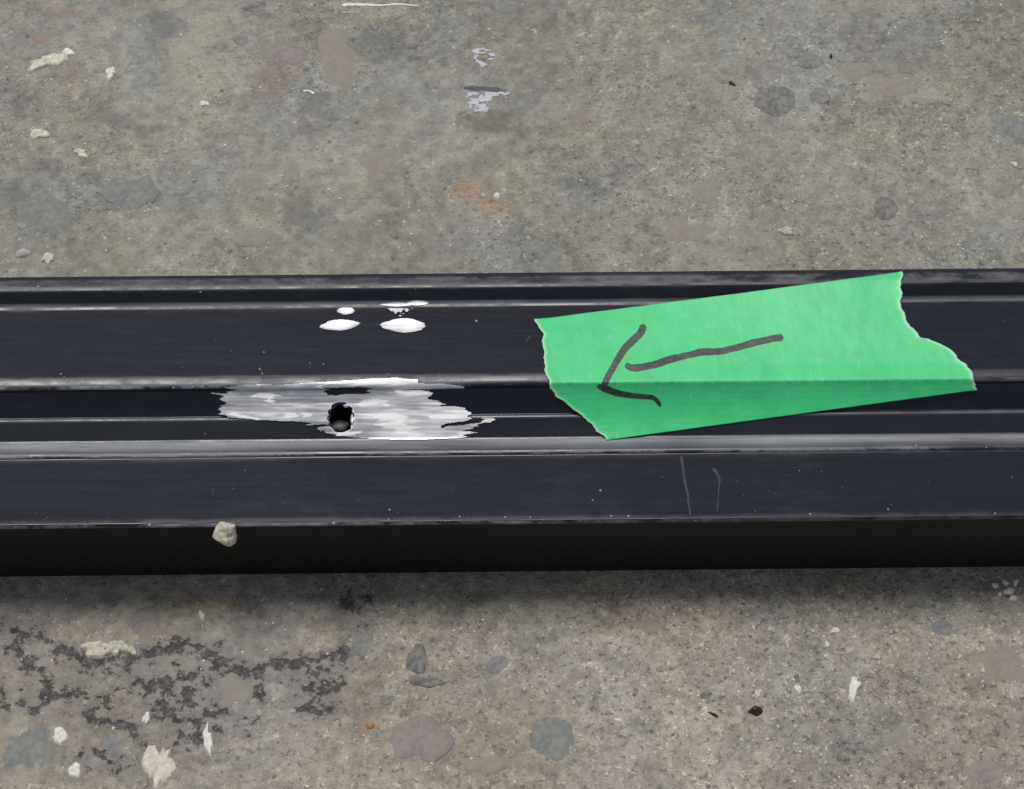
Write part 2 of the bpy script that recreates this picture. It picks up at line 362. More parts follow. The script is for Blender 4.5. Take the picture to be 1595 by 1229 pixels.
# ------------------------------------------------------------------ lumps: stones, chips, crumbs
def lump_mesh(name, w, h, top, base, seed, seg=22, rough=0.16, rim=4.0, smooth=True, spiky=0.0, rings=(0.3, 0.58, 0.8, 0.94, 1.0)):
    r = random.Random(seed); ph = [r.uniform(0, 6.28) for _ in range(6)]
    V = [(0, 0, top * r.uniform(.85, 1.05))]; F = []
    jit = [1 + spiky * r.uniform(-1, 1) for _ in range(seg)]
    for q, t in enumerate(rings):
        for k in range(seg):
            a = k / seg * 2 * math.pi
            o = (1 + rough * (math.sin(2 * a + ph[0]) * .6 + math.sin(3 * a + ph[1]) * .5 + math.sin(5 * a + ph[2]) * .35)) * jit[k]
            z = top * (1 - t ** rim) * (1 + .18 * math.sin(3 * a + ph[3] + 4 * t)) if t < 1 else 0.0
            V.append((w / 2 * t * o * math.cos(a), h / 2 * t * o * math.sin(a), z))
    n = len(rings)
    for k in range(seg):                       # skirt into the surface below
        x, y, z = V[1 + (n - 1) * seg + k]; V.append((x * 1.01, y * 1.01, base))
    me = bpy.data.meshes.new(name)
    for k in range(seg): F.append((0, 1 + k, 1 + (k + 1) % seg))
    for q in range(n):
        for k in range(seg):
            a = 1 + q * seg + k; b_ = 1 + q * seg + (k + 1) % seg
            F.append((a, a + seg, b_ + seg, b_))
    F.append(tuple(1 + n * seg + k for k in reversed(range(seg))))
    me.from_pydata(V, [], F); me.update()
    if smooth: me.polygons.foreach_set("use_smooth", [True] * len(me.polygons))
    return me
SC = 8000.0                                    # pixels per metre at the rail
def ground_scale(py):                          # pixels per metre across, on the ground
    p = on_ground(np.array([797.5]), np.array([float(py)]))[0]
    return FPX / ((p - CAM) @ FWD)
def place_lump(name, px, py, w, h, rot, top, mat, parent=None, seed=0, sink=0.0, **kw):
    s = ground_scale(py); p = on_ground(np.array([px]), np.array([py]))[0]
    me = lump_mesh(name, w / s, h / (s * math.sin(ELEV)), top, -0.0012 if sink else -0.0002, seed, **kw)
    o = link(name, me, mat, parent); o.location = (p[0], p[1], gh(p[0], p[1]) - sink); o.rotation_euler = (0, 0, R(rot))
    return o

S_BLUE = mat_stone("stone_blue_grey", (0.13, 0.14, 0.155), (0.19, 0.20, 0.215))
S_DARK = mat_stone("stone_dark", (0.075, 0.08, 0.09), (0.14, 0.145, 0.155))
S_SLATE = mat_stone("stone_slate", (0.085, 0.09, 0.10), (0.15, 0.155, 0.165))
S_TEAL = mat_stone("stone_teal", (0.125, 0.15, 0.155), (0.17, 0.19, 0.19))
S_TAN = mat_stone("stone_tan", (0.225, 0.20, 0.165), (0.27, 0.245, 0.21))
S_MAUVE = mat_stone("stone_mauve", (0.20, 0.165, 0.17), (0.255, 0.215, 0.21))
S_PINK = mat_stone("stone_pink", (0.25, 0.195, 0.17), (0.29, 0.235, 0.205))
stones = [(1208, 158, 70, 50, 14, S_SLATE), (1262, 97, 42, 26, 10, S_BLUE), (1276, 150, 36, 30, -30, S_BLUE), (1379, 326, 40, 42, 0, S_SLATE),
          (70, 329, 92, 74, -10, S_TEAL), (205, 300, 80, 60, -15, S_BLUE), (525, 95, 70, 105, 10, S_TAN), (440, 82, 72, 48, 10, S_MAUVE),
          (655, 1152, 96, 66, 22, S_MAUVE), (862, 1148, 84, 58, -15, S_TEAL), (1562, 1030, 110, 60, -12, S_TAN), (1075, 360, 95, 48, -4, S_TAN),
          (1395, 135, 130, 40, 5, S_TAN), (1330, 112, 60, 36, 0, S_TAN), (1575, 200, 60, 50, 20, S_BLUE), (1560, 300, 46, 30, 15, S_MAUVE),
          (1100, 300, 60, 40, 0, S_TAN), (1100, 25, 60, 24, 0, S_BLUE), (395, 12, 48, 22, 0, S_DARK), (375, 62, 34, 20, -10, S_BLUE),
          (590, 250, 90, 50, 5, S_TAN), (395, 560 - 190, 70, 34, 5, S_TAN),
          (775, 1035, 44, 30, 20, S_BLUE), (650, 1028, 36, 40, 10, S_DARK), (664, 1062, 52, 16, -8, S_DARK), (565, 1000, 44, 34, 0, S_BLUE),
          (602, 1090, 26, 16, 10, S_BLUE), (897, 1056, 36, 24, 0, S_PINK), (45, 1165, 90, 66, 20, S_TEAL),
          (365, 1075, 62, 44, -8, S_TAN), (180, 1160, 60, 30, 12, S_BLUE), (1100, 1085, 24, 18, 0, S_DARK), (1468, 978, 34, 30, 0, S_BLUE),
          (1400, 1150, 54, 34, 12, S_TAN), (1255, 1190, 36, 24, 0, S_MAUVE), (1540, 1200, 80, 40, 0, S_MAUVE),
          (225, 968, 66, 44, -8, S_MAUVE), (192, 1082, 34, 24, 15, S_PINK), (760, 1190, 70, 30, 5, S_TAN), (1010, 975, 44, 30, 10, S_TAN), (1241, 1056, 11, 13, 0, S_DARK)]
for i, (px, py, w, h, rot, m_) in enumerate(stones):
    key = i in (0, 1, 2, 3, 8, 9, 23, 24)
    place_lump("stone", px, py, w, h, rot, 0.00038 if key else 0.00034, m_, ground, seed=500 + i, sink=0.00006 if key else 0.00019, rim=5.0, seg=30, rough=0.07 if i < 4 else 0.19, spiky=.05)

# ------------------------------------------------------------------ rail section, walked from the near edge to the far rim
THETA = 0.0114                                # the rail's slight turn on the floor
cT, sT = math.cos(THETA), math.sin(THETA)
def walk(start, seq):
    pts = [start]; pys = [816.0]
    for py, al in seq:
        d = rays(np.array(PW / 2), np.array(py)); o = CAM
        y0, z0 = pts[-1]; ay, az = math.cos(R(al)), math.sin(R(al))
        # o + t*d = p0 + u*a
        A = np.array([[d[1], -ay], [d[2], -az]]); rhs = np.array([y0 - o[1], z0 - o[2]])
        t, u = np.linalg.solve(A, rhs)
        pts.append((y0 + u * ay, z0 + u * az)); pys.append(py)
    return np.array(pts), np.array(pys)
HFRONT = 0.0226
st = on_ground(np.array([PW / 2]), np.array([816.0]), HFRONT)[0]
SEQ = [(812.5, 72), (810, 38), (709, -5), (705.5, 34), (701, 14), (686, -12), (681, 4), (653, 30), (650, 55), (646.5, 4), (645, -24),
       (605, 41), (601, 84), (597, 50), (592, 20), (583, 4), (476, -3), (471, 14), (466, 36), (450, 52), (446, 30), (440, 4), (434, -6), (431, -2), (425, -4)]
crs, crs_py = walk((st[1], st[2]), SEQ)
def rounded(P, A, rad):
    out = [P[0]]; oa = [A[0]]
    for i in range(1, len(P) - 1):
        a, b, c = P[i - 1], P[i], P[i + 1]
        l1, l2 = np.linalg.norm(a - b), np.linalg.norm(c - b)
        d = min(rad, .45 * l1, .45 * l2); p = b + (a - b) / l1 * d; q = b + (c - b) / l2 * d
        ap = A[i] + (A[i - 1] - A[i]) / l1 * d; aq = A[i] + (A[i + 1] - A[i]) / l2 * d
        for t in (0, .25, .5, .75, 1):
            out.append((1 - t) ** 2 * p + 2 * t * (1 - t) * b + t * t * q); oa.append((1 - t) ** 2 * ap + 2 * t * (1 - t) * A[i] + t * t * aq)
    out.append(P[-1]); oa.append(A[-1])
    return np.array(out), np.array(oa)
prof, prof_py = rounded(crs, crs_py, 0.00065)
def subdiv(P, A, mx):
    o = [P[0]]; oa = [A[0]]
    for i in range(len(P) - 1):
        n = max(1, int(math.ceil(np.linalg.norm(P[i + 1] - P[i]) / mx)))
        for k in range(1, n + 1):
            o.append(P[i] + (P[i + 1] - P[i]) * k / n); oa.append(A[i] + (A[i + 1] - A[i]) * k / n)
    return np.array(o), np.array(oa)
prof, prof_py = subdiv(prof, prof_py, 0.0012)

def hit(px, py, P=None):
    """where a pixel's ray meets the rail's upper surface; returns points and normals in world space"""
    P = prof if P is None else P
    px = np.asarray(px, float); py = np.asarray(py, float); sh = px.shape
    d = rays(px.ravel(), py.ravel())
    o = CAM
    dx = d[:, 0] * cT + d[:, 1] * sT; dy = -d[:, 0] * sT + d[:, 1] * cT; dz = d[:, 2]
    ox = o[0] * cT + o[1] * sT; oy = -o[0] * sT + o[1] * cT; oz = o[2]
    best = np.full(len(d), np.inf); bi = np.zeros(len(d), int)
    for i in range(len(P) - 1):
        (ya, za), (yb, zb) = P[i], P[i + 1]; ey, ez = yb - ya, zb - za
        den = dy * ez - dz * ey
        with np.errstate(divide='ignore', invalid='ignore'):
            t = ((ya - oy) * ez - (za - oz) * ey) / den
            u = ((ya - oy) * dz - (za - oz) * dy) / den
        ok = (u >= -1e-6) & (u <= 1 + 1e-6) & (t > 0) & (t < best)
        best = np.where(ok, t, best); bi = np.where(ok, i, bi)
    bad = ~np.isfinite(best)
    if bad.any(): best[bad] = np.nanmedian(best[~bad]) if (~bad).any() else 0.1
    W = o + d * best[:, None]
    e = P[bi + 1] - P[bi]; n = np.stack([-e[:, 1], e[:, 0]], -1); n /= np.linalg.norm(n, axis=1)[:, None]
    Nw = np.stack([-n[:, 0] * sT, n[:, 0] * cT, n[:, 1]], -1)
    return W.reshape(sh + (3,)), Nw.reshape(sh + (3,))

# underside: thin shell with a rear wall and an undercut front wall added in place of shadow
TH = 0.0016
yF, zF = prof[0]; yB, zB = prof[-1]
def top_z(y):
    o = np.argsort(prof[:, 0]); return float(np.interp(y, prof[o, 0], prof[o, 1]))
yc = crs[12, 0]; yleg = crs[5, 0]
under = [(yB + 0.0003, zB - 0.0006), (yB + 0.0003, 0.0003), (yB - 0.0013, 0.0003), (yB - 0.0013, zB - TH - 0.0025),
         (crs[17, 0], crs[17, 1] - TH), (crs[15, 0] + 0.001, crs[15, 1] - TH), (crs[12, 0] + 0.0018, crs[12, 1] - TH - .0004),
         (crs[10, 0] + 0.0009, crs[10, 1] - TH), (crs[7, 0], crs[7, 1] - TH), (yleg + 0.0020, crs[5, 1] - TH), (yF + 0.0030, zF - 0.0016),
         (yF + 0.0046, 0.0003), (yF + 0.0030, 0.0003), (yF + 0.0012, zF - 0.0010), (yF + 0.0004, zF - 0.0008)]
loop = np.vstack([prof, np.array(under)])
LEN = 0.17; NS = 341
sx = np.linspace(-LEN, LEN, NS)
npf = len(loop)
V = np.zeros((NS, npf, 3)); V[..., 0] = sx[:, None]; V[..., 1] = loop[None, :, 0]; V[..., 2] = loop[None, :, 1]
ntop = len(prof)
wob = (fbm(sx[:, None] * np.ones((1, ntop)), prof[None, :, 0] + 0 * sx[:, None], 70, 3, 401) - .5) * 0.00010
V[:, :ntop, 2] += wob
loc = V.copy()
V[..., 0] = loc[..., 0] * cT - loc[..., 1] * sT; V[..., 1] = loc[..., 0] * sT + loc[..., 1] * cT
idx = np.arange(NS * npf).reshape(NS, npf)
nx = np.roll(idx, -1, axis=1)
F = np.stack([idx[:-1], nx[:-1], nx[1:], idx[1:]], -1).reshape(-1, 4)
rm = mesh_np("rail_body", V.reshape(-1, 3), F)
# dust film and scuffed edges along the section
def band(py, a, b, s=1.5):
    return sstep(a - s, a + s, py) * (1 - sstep(b - s, b + s, py))
lp = np.concatenate([prof_py, np.full(len(under), 2000.0)])[None, :] + 0 * sx[:, None]
lsx = sx[:, None] + 0 * lp
left = 1 - sstep(-0.03, 0.06, lsx)
film = sstep(708, 684, lp) * sstep(680, 688, lp) * 0.75 + band(lp, 433, 447, 2) * (0.02 + .09 * left) + band(lp, 586, 597, 2) * (0.03 + 0.22 * left) + band(lp, 646, 652, 1.5) * 0.22 + band(lp, 467, 475, 1.5) * .24 + band(lp, 652, 680, 3) * .035
edge = band(lp, 811.5, 818, 1) * (0.25 + 0.85 * left) + band(lp, 701, 707, 1) * .55 + band(lp, 431, 443, 1) * .28 + band(lp, 595, 601, 1) * (.25 + .6 * left)
lip = np.zeros_like(lp)
for a_l, b_l in ((428, 453), (464, 477), (582, 602), (644, 654), (682, 691), (699, 710), (808, 818)): lip = np.maximum(lip, band(lp, a_l, b_l, 2))
fattr(rm, "lip", lip); fattr(rm, "undershade", np.where(lp > 1900, 1.0, 0.0)); fattr(rm, "film", np.clip(film, 0, 1)); fattr(rm, "edge", np.clip(edge, 0, 1)); fattr(rm, "bright", np.full(NS * npf, .25))  # underside and front wall carry the painted shadow tone
# end caps so that the body is closed for the drilled hole
bm = bmesh.new(); bm.from_mesh(rm); bm.verts.ensure_lookup_table()
bm.faces.new([bm.verts[i] for i in idx[0]][::-1]); bm.faces.new([bm.verts[i] for i in idx[-1]])
bmesh.ops.recalc_face_normals(bm, faces=bm.faces); bm.to_mesh(rm); bm.free()
rail = bpy.data.objects.new("threshold_rail", None); col.objects.link(rail)
rail.location = (0, (yF + yB) / 2, 0); rail.empty_display_size = 0.01
RINV = Matrix.Translation(-Vector(rail.location))
def to_rail(o):
    o.parent = rail; o.matrix_parent_inverse = RINV; return o
tag(rail, "long black aluminium rail with stepped ridges lying across rough concrete", "rail")
rm.materials.append(M_RAIL); rm.materials.append(M_BARE)
body = bpy.data.objects.new("rail_body", rm); col.objects.link(body)
# drilled hole: ragged cutter along the slope's normal
hc, hn = hit(np.array([531.0]), np.array([652.0])); hc = Vector(hc[0])
hn = Vector((0, -math.sin(R(33)), math.cos(R(33))))
q = hn.to_track_quat('Z', 'Y').to_matrix().to_4x4()
cb = bmesh.new(); ring = []
rr = random.Random(3); ph = [rr.uniform(0, 6.28) for _ in range(4)]
for k in range(40):
    a = k / 40 * 2 * math.pi
    left_ = max(0, math.cos(a - math.pi * .85))
    r_ = 0.00238 * (1 + .025 * math.sin(3 * a + ph[0]) + .06 * left_ * math.sin(9 * a + ph[1]))
    ring.append((r_ * math.cos(a), r_ * 1.18 * math.sin(a)))
lo_ = [cb.verts.new((x * .96, y * .96, -.0045)) for x, y in ring]; hi_ = [cb.verts.new((x, y, .004)) for x, y in ring]
for k in range(40): cb.faces.new((lo_[k], lo_[(k + 1) % 40], hi_[(k + 1) % 40], hi_[k]))
cb.faces.new(lo_[::-1]); cb.faces.new(hi_)
bmesh.ops.recalc_face_normals(cb, faces=cb.faces)
cm = bpy.data.meshes.new("cutter"); cb.to_mesh(cm); cb.free(); cm.materials.append(M_BARE)
cut = bpy.data.objects.new("cutter", cm); col.objects.link(cut); cut.matrix_world = Matrix.Translation(hc) @ q
bpy.context.view_layer.update()
bo = body.modifiers.new("hole", 'BOOLEAN'); bo.object = cut; bo.operation = 'DIFFERENCE'; bo.solver = 'EXACT'; bo.material_mode = 'TRANSFER'
bpy.context.view_layer.update()
ev = body.evaluated_get(bpy.context.evaluated_depsgraph_get())
nm = bpy.data.meshes.new_from_object(ev, preserve_all_data_layers=True, depsgraph=bpy.context.evaluated_depsgraph_get())
body.modifiers.clear(); body.data = nm; nm.name = "rail_body"
bpy.data.objects.remove(cut)
to_rail(body)

# ------------------------------------------------------------------ patches of bare metal where the black finish is gone
def in_poly(px, py, poly):
    c = np.zeros(px.shape, bool); n = len(poly)
    for i in range(n):
        x1, y1 = poly[i]; x2, y2 = poly[(i + 1) % n]
        if y1 == y2: continue
        c ^= ((y1 > py) != (y2 > py)) & (px < (x2 - x1) * (py - y1) / (y2 - y1) + x1)
    return c
def capsule(px, py, pts, r):
    d = np.full(px.shape, 1e9); pts = [np.array(p, float) for p in pts]
    if len(pts) == 1: return np.hypot(px - pts[0][0], py - pts[0][1]) / r
    for a, b in zip(pts[:-1], pts[1:]):
        e = b - a; t = np.clip(((px - a[0]) * e[0] + (py - a[1]) * e[1]) / (e @ e), 0, 1)
        d = np.minimum(d, np.hypot(px - a[0] - t * e[0], py - a[1] - t * e[1]))
    return d / r
def patch(name, x0, x1, y0, y1, maskf, heightf, brightf, step=0.8, lift=0.00004, mat=M_BARE, P=None, surf=None, parent=None):
    gxp = np.arange(x0, x1, step); gyp = np.arange(y0, y1, step)
    A, B = np.meshgrid(gxp, gyp)
    m = maskf(A, B)
    W, Nn = hit(A, B, P) if surf is None else surf(A, B)
    P = W + Nn * (lift + heightf(A, B))[..., None]
    f = grid_faces(*A.shape); mf = m.ravel()
    f = f[mf[f].all(axis=1)]
    used = np.unique(f); remap = np.full(A.size, -1); remap[used] = np.arange(len(used))
    me = mesh_np(name, P.reshape(-1, 3)[used], remap[f])
    # faces must look outwards
    me.flip_normals() if me.polygons[len(me.polygons) // 2].normal.z < 0 else None
    fattr(me, "bright", brightf(A, B).ravel()[used])
    return (parent or to_rail)(link(name, me, mat))
def warp(A, B, s=0, ax=15.0, ay=1.4):
    return A + (fbm(A / 4000, B / 250, 62, 3, 600 + s) - .5) * 2.4 * ax, B + (fbm(A / 1600, B / 600, 60, 3, 640 + s) - .5) * 2 * ay
POLY_L = [(327, 612), (338, 611), (352, 612), (364, 608), (380, 603), (426, 603), (470, 603), (505, 604), (512, 610), (522, 614), (535, 616), (548, 613), (570, 612), (578, 608),
          (586, 602), (622, 602), (640, 605), (668, 609), (671, 612), (664, 618), (682, 624), (686, 632), (702, 633), (716, 635), (728, 638), (736, 643), (733, 649),
          (724, 655), (710, 658), (700, 662), (692, 667), (706, 664), (744, 659), (752, 658), (750, 663), (742, 668), (722, 671), (733, 672), (736, 676), (729, 682), (700, 684),
          (670, 685.5), (640, 686.5), (600, 685.5), (573, 685), (562, 682), (545, 681), (524, 680), (510, 676), (498, 668), (512, 663), (495, 662), (484, 663), (478, 659), (440, 656.5),
          (400, 655), (370, 653), (350, 651), (338, 645), (334, 640), (340, 636), (350, 631), (357, 623), (345, 618.5)]
POLY_E = [(345, 603), (380, 599), (420, 598), (427, 600), (470, 597), (500, 595), (540, 592), (575, 590), (620, 589), (649, 591), (650, 596), (690, 598), (724, 601), (722, 604.5),
          (690, 605.5), (650, 606), (600, 605), (560, 602.5), (510, 604), (460, 606), (400, 607.5), (365, 606)]
GLINTS = [([(590, 650), (612, 648), (626, 660)], 9), ([(612, 662), (634, 676), (646, 680)], 8), ([(596, 662), (640, 668)], 5), ([(622, 610), (640, 614), (667, 610)], 5),  # spots on the scrape where glints are painted white
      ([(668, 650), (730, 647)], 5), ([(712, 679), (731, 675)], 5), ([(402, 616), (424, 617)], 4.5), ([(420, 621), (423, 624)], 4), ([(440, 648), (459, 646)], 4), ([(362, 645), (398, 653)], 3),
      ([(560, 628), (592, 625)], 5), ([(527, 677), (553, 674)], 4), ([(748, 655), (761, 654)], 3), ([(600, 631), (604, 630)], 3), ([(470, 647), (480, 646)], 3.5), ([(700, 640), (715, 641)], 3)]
EDGE_GLINTS = [([(555, 597), (603, 595)], 4), ([(610, 597), (624, 595)], 5), ([(507, 601)], 4), ([(404, 598)], 3), ([(640, 594), (648, 595)], 3)]
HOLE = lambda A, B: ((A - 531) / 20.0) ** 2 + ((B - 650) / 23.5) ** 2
def glint_of(lst, s):
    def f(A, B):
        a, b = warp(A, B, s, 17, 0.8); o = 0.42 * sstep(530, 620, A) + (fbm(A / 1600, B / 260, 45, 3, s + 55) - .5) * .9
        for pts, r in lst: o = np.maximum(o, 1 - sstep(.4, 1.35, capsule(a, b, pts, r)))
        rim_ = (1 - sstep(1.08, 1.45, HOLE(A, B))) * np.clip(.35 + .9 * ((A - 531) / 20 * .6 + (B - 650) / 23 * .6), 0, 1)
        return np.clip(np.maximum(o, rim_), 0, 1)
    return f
def scr_h(A, B):
    return (fbm(A / 2600, B / 420, 45, 2, 660) - .5) * 0.00016 + (fbm(A / 5000, B / 420, 130, 2, 670) - .5) * 0.00003 + 0.00012
def m_left(A, B):
    a, b = warp(A, B, 1); g = fbm(A / 1000, B / 200, 80, 3, 690)
    m = in_poly(a, b, POLY_L) | (capsule(a, b, [(747, 655), (761, 654.5)], 4) < 1)
    m &= (HOLE(A + 1.5 * np.sin(B * .6), B) > 1)
    return m
ipy = lambda a, b: [p for p, q_ in zip(prof, prof_py) if a < q_ < b]
top_r = max(ipy(644, 654), key=lambda p: -0.57 * p[0] * 0 + p[1] * .82 - p[0] * .57)
ground_off = np.array(ipy(668, 900) + [top_r * .5 + prof[int(np.argmin(np.abs(prof_py - 668)))] * .5 + np.array([-.00004, .00010]), top_r + np.array([-.00003, .00003])] + ipy(0, 630))
patch("scrape", 318, 772, 600, 694, m_left, scr_h, glint_of(GLINTS, 3), P=ground_off)
def m_edge(A, B):
    a, b = warp(A, B, 2, 4, .9); return in_poly(a, b, POLY_E)
patch("scrape", 335, 735, 585, 612, m_edge, scr_h, glint_of(EDGE_GLINTS, 4))
# four dings on the upper ledge
for ells, grey, box_, s_ in (([(529, 507, 31, 8.8, -3)], 0.0, (490, 570, 490, 525), 11), ([(537, 485, 15, 6, -2)], 0.0, (515, 562, 474, 496), 12),
                           ([(628, 507.5, 35, 11.5, 1)], 0.55, (585, 675, 490, 525), 13), ([(617, 474.5, 27, 4.3, 0), (650, 472, 19, 5, -3)], 0.45, (585, 678, 462, 484), 14)):
    def dist(A, B, ells=ells, s=s_):
        a, b = warp(A, B, s, 4.5, .9); d = np.full(A.shape, 9.0)
        for cx, cy, rx, ry, rot in ells:
            c, sn = math.cos(R(rot)), math.sin(R(rot)); u_ = ((a - cx) * c + (b - cy) * sn) / rx; v_ = (-(a - cx) * sn + (b - cy) * c) / (ry * (1 - .30 * np.clip(-u_, 0, 1)))
            d = np.minimum(d, np.sqrt(u_ * u_ + v_ * v_))
        return d
    def bt(A, B, dist=dist, grey=grey, box_=box_, s=s_):  # blown highlight painted white in each ding, fading to its edge
        n_ = fbm(A / 1200, B / 500, 80, 3, s + 700) - .5
        return np.clip((1.15 + n_ * .9 - grey * (1 - sstep(box_[0] + 40, box_[0] + 62, A))) * (1 - sstep(.35, 1.0, dist(A, B))), 0, 1)
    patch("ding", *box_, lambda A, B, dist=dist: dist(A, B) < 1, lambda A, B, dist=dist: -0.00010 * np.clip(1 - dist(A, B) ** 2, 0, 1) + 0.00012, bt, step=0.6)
def mk(A, B):
    a, b = warp(A, B, 15, 4, 2); return in_poly(a, b, [(600, 480), (645, 480), (632, 487), (622, 494), (612, 488)]) & (fbm(A / 1000, B / 700, 240, 3, 730) > .42)
patch("scuff", 590, 655, 476, 498, mk, lambda A, B: 0 * A, lambda A, B: 0 * A + .05, step=0.8, lift=0.00003)

# burr of metal left standing in the hole
def world_lump(name, centre, rad, mat, seed, amp=.25, sub=2, squash=(1, 1, 1), facets=0):
    bm = bmesh.new(); bmesh.ops.create_icosphere(bm, subdivisions=sub, radius=1)
    r_ = random.Random(seed); off = r_.uniform(0, 50)
    for v in bm.verts:
        c = v.co.normalized(); n_ = vnoise(np.array([c.x * 1.7 + off]), np.array([c.y * 1.7 + c.z * 2.3]), seed)[0] - .5
        n2 = vnoise(np.array([c.x * 4 + off]), np.array([c.y * 4 - c.z * 4.3]), seed + 1)[0] - .5
        v.co = Vector((c.x * squash[0], c.y * squash[1], c.z * squash[2])) * rad * (1 + amp * 2 * n_ + amp * .9 * n2)
    if facets:
        for _ in range(facets):
            d = Vector((r_.gauss(0, 1), r_.gauss(0, 1), r_.gauss(0, 1))).normalized(); off_ = rad * r_.uniform(.84, .97)
            for v in bm.verts:
                e_ = v.co.dot(d) - off_
                if e_ > 0: v.co -= d * e_ * .95
    for f in bm.faces: f.smooth = not facets
    me = bpy.data.meshes.new(name); bm.to_mesh(me); bm.free()
    o = link(name, me, mat); o.location = centre; return o
bw, bn = hit(np.array([540.0]), np.array([632.0]))
o = world_lump("burr", Vector(bw[0]) + Vector(bn[0]) * -0.0002, 0.00048, M_BARE, 5, .35, squash=(1.5, .8, .7))
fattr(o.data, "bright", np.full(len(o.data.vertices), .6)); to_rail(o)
bw, bn = hit(np.array([549.0]), np.array([651.0]))
o = world_lump("burr", Vector(bw[0]) + Vector(bn[0]) * -0.0004, 0.00062, M_BARE, 8, .2, squash=(.75, 2.2, .7))
fattr(o.data, "bright", np.full(len(o.data.vertices), .05)); to_rail(o)
M_SWARF = mat_chip("dull_swarf", (0.03, 0.03, 0.034), (0.09, 0.09, 0.10), .5)
bw, bn = hit(np.array([526.0]), np.array([662.0]))
o = world_lump("swarf", Vector(bw[0]) + Vector(bn[0]) * -0.0031, 0.0016, M_SWARF, 9, .3, squash=(1.4, .9, .5)); to_rail(o)

# ------------------------------------------------------------------ ribbons: scratches and ink
def ribbon(name, pts, widths, surf, lift, mat, parent, ncross=6, seed=0, rag=0.12, step=1.2):
    P = np.array(pts, float); seg = np.hypot(*np.diff(P, axis=0).T); L = np.concatenate([[0], np.cumsum(seg)])
    n = max(6, int(L[-1] / step)); t = np.linspace(0, L[-1], n)
    # smooth (Catmull-Rom by dense resample and box filter)
    cx = np.interp(t, L, P[:, 0]); cy = np.interp(t, L, P[:, 1]); w = np.interp(t, L, widths)
    k = max(1, int(5 / step))
    for _ in range(2):
        pad = lambda a: np.concatenate([np.full(k, a[0]), a, np.full(k, a[-1])])
        cx2 = np.convolve(pad(cx), np.ones(2 * k + 1) / (2 * k + 1), 'valid'); cy2 = np.convolve(pad(cy), np.ones(2 * k + 1) / (2 * k + 1), 'valid')
        cx2[0], cx2[-1], cy2[0], cy2[-1] = cx[0], cx[-1], cy[0], cy[-1]; cx, cy = cx2, cy2
    tx = np.gradient(cx); ty = np.gradient(cy); l = np.hypot(tx, ty); tx, ty = tx / l, ty / l
    endd = np.minimum(t, L[-1] - t); cap = np.sqrt(np.clip(1 - np.clip(1 - endd / (w * .3 + 1e-6), 0, 1) ** 2, 0.12, 1))
    u = np.linspace(-1, 1, ncross)
    e1 = 1 + (fbm(t / 10, t * 0, 1.0, 3, seed + 800) - .5) * 2 * rag * 2; e2 = 1 + (fbm(t / 10, t * 0, 1.0, 3, seed + 830) - .5) * 2 * rag * 2
    hw = np.where(u[None, :] < 0, e1[:, None], e2[:, None]) * (w / 2 * cap)[:, None] * u[None, :]
    A = cx[:, None] - ty[:, None] * hw; B = cy[:, None] + tx[:, None] * hw
    W, Nn = surf(A, B); V = W + Nn * lift
    me = mesh_np(name, V.reshape(-1, 3), grid_faces(n, ncross))
    if me.polygons[len(me.polygons) // 2].normal.z < 0: me.flip_normals()
    fattr(me, "bright", np.zeros(n * ncross))
    o = link(name, me, mat)
    return parent(o)
M_SCR, nt_, b_ = new_mat("faint_scratch"); b_.inputs["Base Color"].default_value = (0.020, 0.022, 0.029, 1); b_.inputs["Roughness"].default_value = .6
for pts, w in (([(1061, 711), (1066, 745), (1072, 775), (1075, 803)], (4, 5, 3.5, 3)), ([(1109, 730), (1116, 733), (1121, 748), (1119, 770), (1117, 796)], (4, 5, 3.5, 2, 1.5)),
               ([(405, 570), (410, 590)], (1.5, 3)), 
               ([(818, 533), (827, 523)], (1, 2.5)), ([(330, 760), (333, 772)], (1, 1.6))):
    ribbon("scratch", pts, w, hit, 0.00003, M_SCR, to_rail, 4, seed=len(pts) + int(pts[0][0]), rag=.3)

# ------------------------------------------------------------------ tape
iE = int(np.argmin(np.abs(prof_py - 598)))
def at_py(v): return prof[int(np.argmin(np.abs(prof_py - v)))]
def bez(a, b, c, n=10): return [(1 - t) ** 2 * a + 2 * t * (1 - t) * b + t * t * c for t in np.linspace(0, 1, n)]
p583, p540 = at_py(584), at_py(540); cr_ = p583 + (p583 - p540) / np.linalg.norm(p583 - p540) * 0.00215; bo_ = at_py(685) + np.array([0, .00005])
lower = bez(bo_, (cr_ + bo_) / 2 + np.array([0.0013, -.00108]), cr_)
first = [bo_ + (bo_ - cr_) * .3]
flat_path = np.array(first + lower + [at_py(575), at_py(478), at_py(478) + np.array([0.010, 0.0])])
rim_p = at_py(443) + np.array([0, .00006]); pa_ = at_py(575)
bridge_path = np.array(first + lower + bez(pa_, pa_ * .55 + rim_p * .45 + np.array([0, -.0004]), rim_p, 14) + [at_py(425), at_py(425) + np.array([.006, 0])])
def surf_tape(A, B):
    Wa, Na = hit(A, B, flat_path); Wb, Nb = hit(A, B, bridge_path)
    k = sstep(900, 1350, np.asarray(A, float))[..., None]
    Nn = Na * (1 - k) + Nb * k; Nn /= np.linalg.norm(Nn, axis=-1)[..., None]
    return Wa * (1 - k) + Wb * k, Nn
TL = np.array([833.0, 498.5]); TR = np.array([1405.0, 424.5]); ax = (TR - TL) / np.linalg.norm(TR - TL); bx = np.array([-ax[1], ax[0]])
edgeL = [(832, 499), (838, 510), (846, 521), (844.5, 534), (847, 546), (847, 559), (848, 570), (849.5, 585), (856, 594), (857, 603), (868, 619), (875.5, 622.5), (886, 632), (895, 639), (906, 646.5), (915, 657), (922, 661.5), (929, 672), (940, 678.5), (944, 686)]
